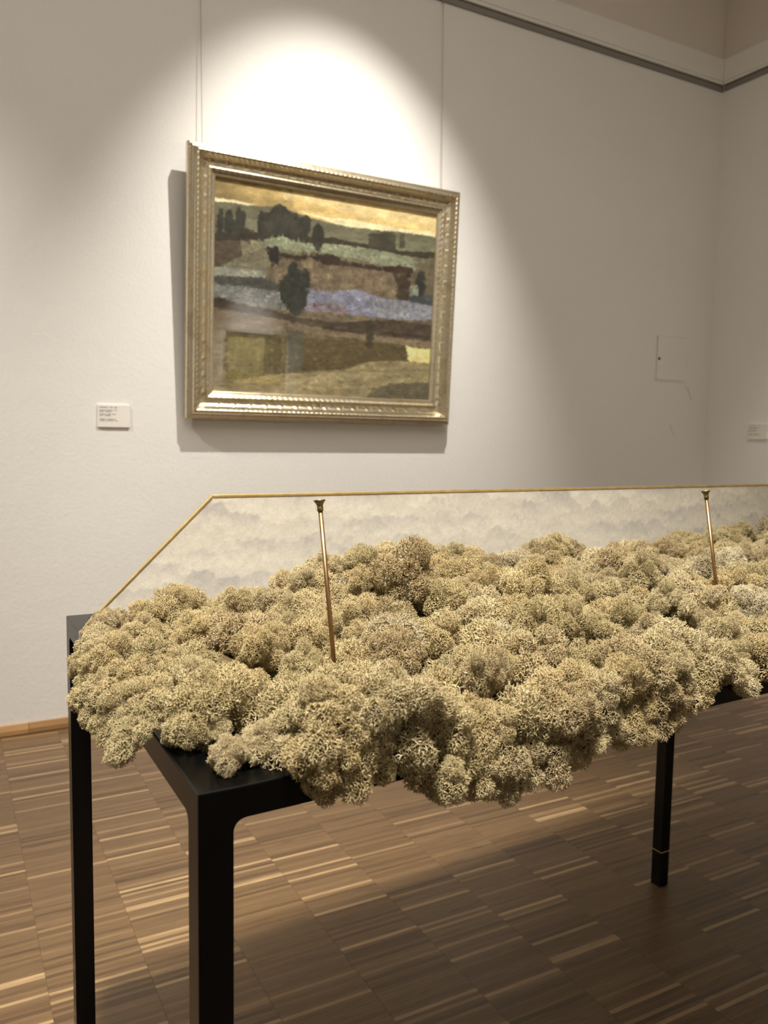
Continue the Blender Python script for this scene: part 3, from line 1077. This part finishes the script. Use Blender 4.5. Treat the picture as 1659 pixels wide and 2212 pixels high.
ol = [(PX0 - 0.004, TH - 0.003), (PXA, PZ1 + 0.003), (PX2 - (PXA - PX0), PZ1 + 0.003), (PX2 + 0.004, TH - 0.003)]
tt = math.tan(math.radians(22.5))
bm = bmesh.new()
edge_bar(bm, ol[0], ol[1], (1.0, 0), (tt, -1))
edge_bar(bm, ol[1], ol[2], (tt, -1), (-tt, -1))
edge_bar(bm, ol[2], ol[3], (-tt, -1), (-1.0, 0))
adopt(bm_obj('brass_edging', bm, M_BRASS, None, 0.0015, 2), panel)

# ------------------------------------------------------------------ brass pins leaning in the moss
for (hx, hy, hz), lb in (((0.4558, 1.0017, 1.317), 'slender brass rod with a flared head, nearer the table end'),
                         ((1.2106, 0.9974, 1.317), 'slender brass rod with a flared head, farther along the table')):
    top = Vector((hx, hy, hz))
    d = Vector((0.006, -0.036, -0.205)).normalized()
    pin = thing('brass_rod', lb, 'rod', tuple(top + d * 0.262), 'brass rods standing in the moss')
    bm = bmesh.new()
    add_lathe(bm, top + d * 0.012, d, [(0, 0.0031), (0.25, 0.0031)], 20)
    s = adopt(bm_obj('shaft', bm, M_COPPER), pin)
    s.data.polygons.foreach_set('use_smooth', np.ones(len(s.data.polygons), bool))
    bm = bmesh.new()
    add_lathe(bm, top, d, [(0.0012, 0.0050), (0.0, 0.0078), (0.0014, 0.0080), (0.0034, 0.0062), (0.0062, 0.0046), (0.0095, 0.0040), (0.0100, 0.0043), (0.0150, 0.0043), (0.0156, 0.0036)], 24)
    hd = adopt(bm_obj('flared_head', bm, M_AGED), pin)
    hd['label'] = 'dark flared brass head'
    s = hd
    s.data.polygons.foreach_set('use_smooth', np.ones(len(s.data.polygons), bool))

# ------------------------------------------------------------------ reindeer moss
def grow(tips, base, r_tip, g, spike=0.0022, k_thick=0.42):
    """a forking tree from base to every tip; returns verts, tris, tip values"""
    segs = []
    tip_dirs = []

    def rec(idx, p, rp, lev):
        n = len(idx)
        pts = tips[idx]
        c = pts.mean(0)
        if n == 1:
            segs.append((p, pts[0], rp, r_tip * 0.9, 1.0))
            tip_dirs.append((pts[0], pts[0] - p))
            return
        q = pts - c
        spread = math.sqrt((q * q).sum() / n)
        dv = c - p
        L = math.sqrt(dv @ dv) + 1e-9
        adv = max(0.30, min(0.85, 1 - 1.25 * spread / L))
        node = p + dv * adv + g.normal(0, 1, 3) * 0.05 * L * adv
        rn = r_tip * n ** k_thick * 0.9
        rn = min(rn, r_tip * 3.2)
        segs.append((p, node, min(rp, rn * 1.25), rn, 1.0 if n < 7 else (0.55 if n < 24 else 0.1)))
        # split across the widest axis
        w_, v_ = np.linalg.eigh(q.T @ q)
        s = q @ v_[:, 2]
        if n >= 6 and g.random() < 0.3:
            lo, hi = np.quantile(s, (0.36, 0.68))
            groups = [idx[s <= lo], idx[(s > lo) & (s <= hi)], idx[s > hi]]
        else:
            cut = np.quantile(s, g.uniform(0.38, 0.62))
            groups = [idx[s <= cut], idx[s > cut]]
        for gr in groups:
            if len(gr):
                if len(gr) == n:
                    segs.append((node, c, rn, r_tip, 1.0))
                    continue
                rec(gr, node, rn, lev + 1)

    rec(np.arange(len(tips)), np.asarray(base, float), r_tip * 3.2, 0)
    P0 = np.array([s[0] for s in segs])
    P1 = np.array([s[1] for s in segs])
    R0 = np.array([s[2] for s in segs])
    R1 = np.array([s[3] for s in segs])
    T1 = np.array([s[4] for s in segs])
    # spikes
    tp = np.repeat(np.array([t[0] for t in tip_dirs]), 3, 0)
    td = np.repeat(np.array([t[1] / (np.linalg.norm(t[1]) + 1e-9) for t in tip_dirs]), 3, 0)
    sd = td + g.normal(0, 0.75, td.shape)
    sd /= np.linalg.norm(sd, axis=1)[:, None]
    sl = spike * g.uniform(0.6, 1.25, len(sd))
    S1 = tp + sd * sl[:, None]
    n1, n2 = len(P0), len(tp)
    a = np.concatenate([P0, tp])
    b = np.concatenate([P1, S1])
    ra = np.concatenate([R0, np.full(n2, r_tip * 0.9)])
    rb = np.concatenate([R1, np.full(n2, r_tip * 0.35)])
    ta = np.concatenate([T1, np.full(n2, 1.0)])
    d = b - a
    d /= (np.linalg.norm(d, axis=1)[:, None] + 1e-9)
    ref = np.where(np.abs(d[:, 2:3]) < 0.8, np.array([[0, 0, 1.0]]), np.array([[1.0, 0, 0]]))
    u = np.cross(d, ref)
    u /= (np.linalg.norm(u, axis=1)[:, None] + 1e-9)
    v = np.cross(d, u)
    m = len(a)
    V = np.zeros((m, 6, 3))
    for kk in range(3):
        an = 2 * math.pi * kk / 3
        e = u * math.cos(an) + v * math.sin(an)
        V[:, kk] = a + e * ra[:, None]
        V[:, 3 + kk] = b + e * rb[:, None]
    base_i = (np.arange(m) * 6)[:, None]
    Q = []
    for kk in range(3):
        k2 = (kk + 1) % 3
        Q.append(np.concatenate([base_i + kk, base_i + k2, base_i + 3 + k2, base_i + 3 + kk], 1))
    return V.reshape(-1, 3), np.concatenate(Q), np.repeat(ta, 6)


def dome_points(n, polar, g, jit):
    i = np.arange(n) + 0.5
    zc = 1 - i / n * (1 - math.cos(polar))
    ph = i * 2.399963
    rr = np.sqrt(np.maximum(0, 1 - zc * zc))
    p = np.stack([rr * np.cos(ph), rr * np.sin(ph), zc], 1)
    p += g.normal(0, jit, p.shape)
    return p / np.linalg.norm(p, axis=1)[:, None]


def lobe(R, spacing, r_tip, g, polar=math.radians(125), spike=0.0022, flat=1.0):
    area = 2 * math.pi * R * R * (1 - math.cos(polar))
    n = max(40, int(area / (spacing * spacing)))
    p = dome_points(n, polar, g, 0.5 / math.sqrt(n))
    ph = g.uniform(0, 6.28, 6)
    lum = 1 + 0.14 * np.sin(p[:, 0] * 5.5 + ph[0]) * np.sin(p[:, 1] * 5.5 + ph[1]) + 0.10 * np.sin(p[:, 2] * 8 + ph[2]) * np.sin(p[:, 0] * 7 + ph[3]) + g.normal(0, 0.03, n)
    tips = p * (R * lum)[:, None]
    tips[:, 2] *= flat
    return grow(tips, (0, 0, -1.05 * R), r_tip, g, spike)


def frame_to(d):
    d = d / np.linalg.norm(d)
    ref = np.array([0, 0, 1.0]) if abs(d[2]) < 0.8 else np.array([1.0, 0, 0])
    u = np.cross(ref, d)
    u /= np.linalg.norm(u)
    return np.stack([u, np.cross(d, u), d], 1)


g = np.random.default_rng(5)
lobes = [lobe(R, sp, rt, g, spike=spk, flat=fl) for R, sp, rt, spk, fl in
         ((0.0120, 0.0024, 0.00042, 0.0017, 1.1), (0.0150, 0.0026, 0.00044, 0.0018, 1.3), (0.0175, 0.0028, 0.00047, 0.0020, 1.1), (0.0140, 0.0024, 0.00042, 0.0016, 1.0),
          (0.0200, 0.0029, 0.00049, 0.0021, 1.2), (0.0160, 0.0033, 0.00054, 0.0026, 1.35), (0.0220, 0.0028, 0.00047, 0.0019, 1.0))]
open_lobes = [lobe(R, sp, rt, g, polar=math.radians(105), spike=spk) for R, sp, rt, spk in ((0.026, 0.0046, 0.00064, 0.0036), (0.022, 0.0042, 0.00060, 0.0032))]


def clump(n_lobes, dist, pool, g, polar=100):
    VV, FF, TT = [], [], []
    off = 0
    dirs = dome_points(n_lobes, math.radians(polar), g, 0.10)
    for d in dirs:
        lv, lf, lt = pool[g.integers(len(pool))]
        s = g.uniform(0.82, 1.22)
        rot = frame_to(d + g.normal(0, 0.12, 3))
        an = g.uniform(0, 6.28)
        spin = np.array([[math.cos(an), -math.sin(an), 0], [math.sin(an), math.cos(an), 0], [0, 0, 1]])
        pos = d * dist * (g.uniform(0.62, 1.0) if g.random() < 0.72 else g.uniform(1.05, 1.42))
        VV.append((lv * s) @ (rot @ spin).T + pos)
        FF.append(lf + off)
        TT.append(lt)
        off += len(lv)
    V = np.concatenate(VV)
    F = np.concatenate(FF)
    T = np.concatenate(TT)
    # added core, its dark colour standing in for shade inside the clump
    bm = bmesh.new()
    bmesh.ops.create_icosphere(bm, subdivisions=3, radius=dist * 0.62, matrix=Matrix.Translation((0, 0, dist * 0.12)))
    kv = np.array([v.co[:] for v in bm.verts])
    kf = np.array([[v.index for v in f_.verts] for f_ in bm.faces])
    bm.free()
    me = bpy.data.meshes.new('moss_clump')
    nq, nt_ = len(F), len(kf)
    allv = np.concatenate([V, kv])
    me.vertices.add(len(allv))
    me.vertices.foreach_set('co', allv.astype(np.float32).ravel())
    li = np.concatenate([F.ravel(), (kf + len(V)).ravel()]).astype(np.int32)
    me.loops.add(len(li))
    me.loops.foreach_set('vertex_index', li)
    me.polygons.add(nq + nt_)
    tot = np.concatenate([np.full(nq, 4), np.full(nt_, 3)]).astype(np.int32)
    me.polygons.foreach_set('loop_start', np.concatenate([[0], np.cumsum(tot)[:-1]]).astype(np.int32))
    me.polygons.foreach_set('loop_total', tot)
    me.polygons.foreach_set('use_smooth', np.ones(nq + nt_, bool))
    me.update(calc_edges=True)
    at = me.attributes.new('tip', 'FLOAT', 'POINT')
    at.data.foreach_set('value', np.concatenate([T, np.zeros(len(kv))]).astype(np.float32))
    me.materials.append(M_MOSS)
    me.materials.append(M_MOSS_SHADE)
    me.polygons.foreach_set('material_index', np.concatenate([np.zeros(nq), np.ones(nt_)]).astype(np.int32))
    return me


protos = [clump(n, d, lobes, g) for n, d in ((12, 0.032), (13, 0.035), (10, 0.029), (14, 0.037), (9, 0.027), (12, 0.034))]
protos_open = [clump(n, d, open_lobes, g, 85) for n, d in ((4, 0.020), (5, 0.024))]

# height of the heap over the table, along its ridge (X, z)
RIDGE = np.array([(0.14, 1.085), (0.20, 1.115), (0.24, 1.132), (0.30, 1.144), (0.35, 1.158), (0.38, 1.143), (0.44, 1.150), (0.47, 1.140), (0.54, 1.155), (0.58, 1.176), (0.63, 1.196),
                  (0.70, 1.206), (0.76, 1.196), (0.83, 1.212), (0.88, 1.200), (0.915, 1.172), (0.96, 1.188), (1.015, 1.160), (1.06, 1.180), (1.15, 1.210), (1.22, 1.190), (1.28, 1.170),
                  (1.36, 1.170), (1.50, 1.188), (1.60, 1.182), (1.70, 1.208), (1.80, 1.206), (1.88, 1.175), (2.1, 1.19), (2.5, 1.20), (3.0, 1.18), (3.5, 1.16), (3.7, 1.11)])


def heap(x, y):
    """top of the moss at (x, y)"""
    a = np.interp(x, RIDGE[:, 0], RIDGE[:, 1])
    f = np.interp(y, [0.70, 0.76, 0.82, 0.95, 1.10, 1.25, 1.36, 1.46, 1.54], [0.10, 0.36, 0.52, 0.70, 0.84, 0.96, 1.0, 0.94, 0.80])
    z = TH + (a - TH) * f
    # the heap thins out towards the table's end
    e = np.clip((x - 0.13) / 0.16, 0, 1)
    bumps = 0.022 * np.sin(x * 25 + 1.3) * np.sin(y * 21 + 0.4) + 0.012 * np.sin(x * 41 + y * 17)
    return TH + (z - TH) * (0.55 + 0.45 * e) + bumps * np.clip((1.34 - y) / 0.2, 0, 1) * np.clip((y - 0.78) / 0.1, 0, 1)


moss = thing('moss_bed', 'thick heap of cream reindeer moss covering the black table and spilling over its edge', 'moss', (1.0, 1.15, TH))
n_clump = 0


def put(x, y, z, nrm, s, me, tall=1.35):
    global n_clump
    nrm = Vector(nrm).normalized()
    q = nrm.to_track_quat('Z', 'Y').to_matrix()
    q = q @ Matrix.Rotation(rnd.uniform(0, 6.283), 3, 'Z')
    o = bpy.data.objects.new('moss_clump', me)
    C.objects.link(o)
    o.parent = moss
    sc = (s * rnd.uniform(0.9, 1.12), s * rnd.uniform(0.9, 1.12), s * rnd.uniform(0.85, tall))
    M = Matrix.Translation(Vector((x, y, z)) - Vector(moss.location)) @ q.to_4x4() @ Matrix.Diagonal((*sc, 1))
    o.matrix_basis = M
    n_clump += 1


def pick():
    return rnd.choice(protos_open) if rnd.random() < 0.13 else rnd.choice(protos)


STEP = 0.0725
yy = 0.80
row = 0
while yy < 1.47:
    xx = 0.25 + (row % 2) * STEP / 2
    xmax = min(2.05, 1.18 + (yy - 0.74) * 1.45)
    while xx < xmax:
        x = xx + rnd.uniform(-0.017, 0.017)
        y = yy + rnd.uniform(-0.017, 0.017)
        # bare corner of the table, front left
        if not (x < 0.315 and y < 0.875):
            z = float(heap(x, y))
            gx_ = float(heap(x + 0.02, y) - heap(x - 0.02, y)) / 0.04
            gy_ = float(heap(x, y + 0.02) - heap(x, y - 0.02)) / 0.04
            s = rnd.uniform(0.66, 1.16)
            if min(math.hypot(x - 0.45, y - 0.90), math.hypot(x - 1.21, y - 0.93)) < 0.055:
                z -= 0.024      # the rods stand in hollows
            if y > 1.18:
                z -= 0.024
            put(x, y, z - 0.044 * s + rnd.uniform(-0.020, 0.014 if y < 1.18 else 0.004), (-gx_ * 0.8 + rnd.uniform(-0.35, 0.35), -gy_ * 0.8 - 0.25 + rnd.uniform(-0.35, 0.3), 1.0), s, pick(), 1.35 if y < 1.18 else 1.1)
        xx += STEP
    yy += STEP * 0.87
    row += 1
# the crown of the heap, seen against the printed screen: (X, height of the tuft)
PEAK = {me_.name: max(v.co.z for v in me_.vertices) for me_ in protos + protos_open}
for x, zt in ((0.30, 1.142), (0.35, 1.160), (0.445, 1.153), (0.49, 1.150), (0.585, 1.178), (0.635, 1.198), (0.69, 1.208), (0.735, 1.207), (0.83, 1.214), (0.868, 1.210), (0.955, 1.190),
              (0.985, 1.180), (1.055, 1.178), (1.115, 1.198), (1.155, 1.212), (1.205, 1.196), (1.27, 1.170), (1.35, 1.172), (1.42, 1.178), (1.505, 1.190), (1.58, 1.182), (1.645, 1.204), (1.71, 1.206), (1.775, 1.210), (1.84, 1.190)):
    s = rnd.uniform(0.70, 0.86)
    me_ = rnd.choice(protos)
    put(x, 1.33 + rnd.uniform(-0.02, 0.02), zt - s * PEAK[me_.name] * 0.96, (rnd.uniform(-0.15, 0.15), -0.15, 1), s, me_, 1.0)
# clumps spilling over the front edge: (x, height of the lowest fringe)
FRINGE = [(0.335, 1.022), (0.385, 1.030), (0.44, 1.022), (0.49, 1.000), (0.545, 0.975), (0.60, 0.972), (0.655, 0.985), (0.71, 0.990), (0.76, 1.000), (0.81, 1.004), (0.855, 1.012)]
for x, zl in FRINGE:
    y = FY(x) - 0.012
    s = rnd.uniform(0.72, 0.86)
    put(x + rnd.uniform(-0.01, 0.01), y, zl + 0.036, (rnd.uniform(-0.3, 0.3), -0.9, 0.25), s, pick())
    put(x + 0.025 + rnd.uniform(-0.01, 0.01), y + 0.01, zl + 0.078, (rnd.uniform(-0.3, 0.3), -0.7, 0.6), s * 1.05, pick())
for x in (0.91, 0.96, 1.01, 1.06, 1.11, 1.16):
    put(x, FY(x) + 0.022, TH + 0.022, (rnd.uniform(-0.2, 0.2), -0.6, 0.7), rnd.uniform(0.6, 0.72), pick())
for x, y in ((0.305, 0.815), (0.345, 0.800), (0.268, 0.805), (0.262, 0.885)):
    put(x, y, TH + 0.014, (-0.1, -0.3, 1.0), 0.56, rnd.choice(protos), 1.0)
# and over the left end
for x, y, z in ((0.255, 1.45, 1.072), (0.232, 1.38, 1.055), (0.200, 1.27, 1.055), (0.188, 1.18, 1.055), (0.190, 1.08, 1.056), (0.192, 1.00, 1.058), (0.203, 0.94, 1.058),
                (0.222, 1.32, 1.075), (0.212, 1.225, 1.085), (0.205, 1.13, 1.088), (0.208, 1.04, 1.085), (0.222, 0.965, 1.08), (0.248, 0.915, 1.078)):
    put(x, y, z, (-0.8, -0.15 + rnd.uniform(-0.2, 0.2), 0.6), rnd.uniform(0.60, 0.74), rnd.choice(protos), 1.05)

# the rest of the heap, outside the photograph on the right: coarser tufts joined into one part
g = np.random.default_rng(8)
coarse = [lobe(R, 0.0076, 0.00095, g, spike=0.0030) for R in (0.019, 0.022, 0.025)]
tufts = [clump(n, 0.036, coarse, g, 95) for n in (7, 8, 6)]
CV, CF, CT, off = [], [], [], 0
yy, row = 0.84, 0
while yy < 1.50:
    xx = min(2.05, 1.18 + (yy - 0.74) * 1.45) + 0.07
    while xx < 2.85:
        if not (row % 2 == 0 and xx > 3.6):
            me_ = rnd.choice(tufts)
            nvt = len(me_.vertices)
            co = np.empty(nvt * 3, np.float32)
            me_.vertices.foreach_get('co', co)
            x, y = xx + rnd.uniform(-0.02, 0.02), yy + rnd.uniform(-0.015, 0.015)
            y = max(y, FY(x) + 0.045)
            sc = rnd.uniform(1.15, 1.45)
            R3 = np.array(Euler((rnd.uniform(-0.4, 0.3), rnd.uniform(-0.3, 0.3), rnd.uniform(0, 6.28))).to_matrix())
            CV.append(co.reshape(-1, 3) @ R3.T * sc + np.array((x, y, float(heap(x, y)) - 0.055 * sc)))
            quads = np.array([p.vertices[:] for p in me_.polygons if len(p.vertices) == 4])
            CF.append(quads + off)
            tv = np.empty(nvt, np.float32)
            me_.attributes['tip'].data.foreach_get('value', tv)
            CT.append(tv)
            off += nvt
        xx += 0.118
    yy += 0.105
    row += 1
me = mesh_np('moss_clumps', np.concatenate(CV), np.concatenate(CF), True)
at = me.attributes.new('tip', 'FLOAT', 'POINT')
at.data.foreach_set('value', np.concatenate(CT))
o = adopt(link('moss_clumps', me, M_MOSS), moss)
o['kind'] = 'stuff'
for me_ in tufts:
    bpy.data.meshes.remove(me_)

# added filler under the clumps, coloured dark like the shade between them
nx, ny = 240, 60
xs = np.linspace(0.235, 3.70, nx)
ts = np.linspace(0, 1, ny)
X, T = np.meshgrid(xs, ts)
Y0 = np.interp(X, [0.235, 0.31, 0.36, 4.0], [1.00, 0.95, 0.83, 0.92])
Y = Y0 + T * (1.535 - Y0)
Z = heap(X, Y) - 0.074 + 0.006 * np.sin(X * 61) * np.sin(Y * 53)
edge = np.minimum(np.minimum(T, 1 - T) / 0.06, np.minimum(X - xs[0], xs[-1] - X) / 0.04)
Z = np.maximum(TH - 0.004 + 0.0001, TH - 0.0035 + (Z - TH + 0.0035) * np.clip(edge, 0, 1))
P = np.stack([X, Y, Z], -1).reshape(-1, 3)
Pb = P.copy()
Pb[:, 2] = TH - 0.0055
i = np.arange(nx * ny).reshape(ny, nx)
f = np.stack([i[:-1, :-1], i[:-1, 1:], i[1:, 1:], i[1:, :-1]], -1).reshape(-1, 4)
ul = link('moss_shade_filler', mesh_np('moss_shade_filler', P, f, True), M_MOSS_SHADE)
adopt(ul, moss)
ul['label'] = 'filler sheet coloured like the shade between the pale clumps'
for o in (table, panel, moss, *[x for x in C.objects if x.name.startswith('brass_rod')]):
    o.parent = sculpture
print('clumps', n_clump)
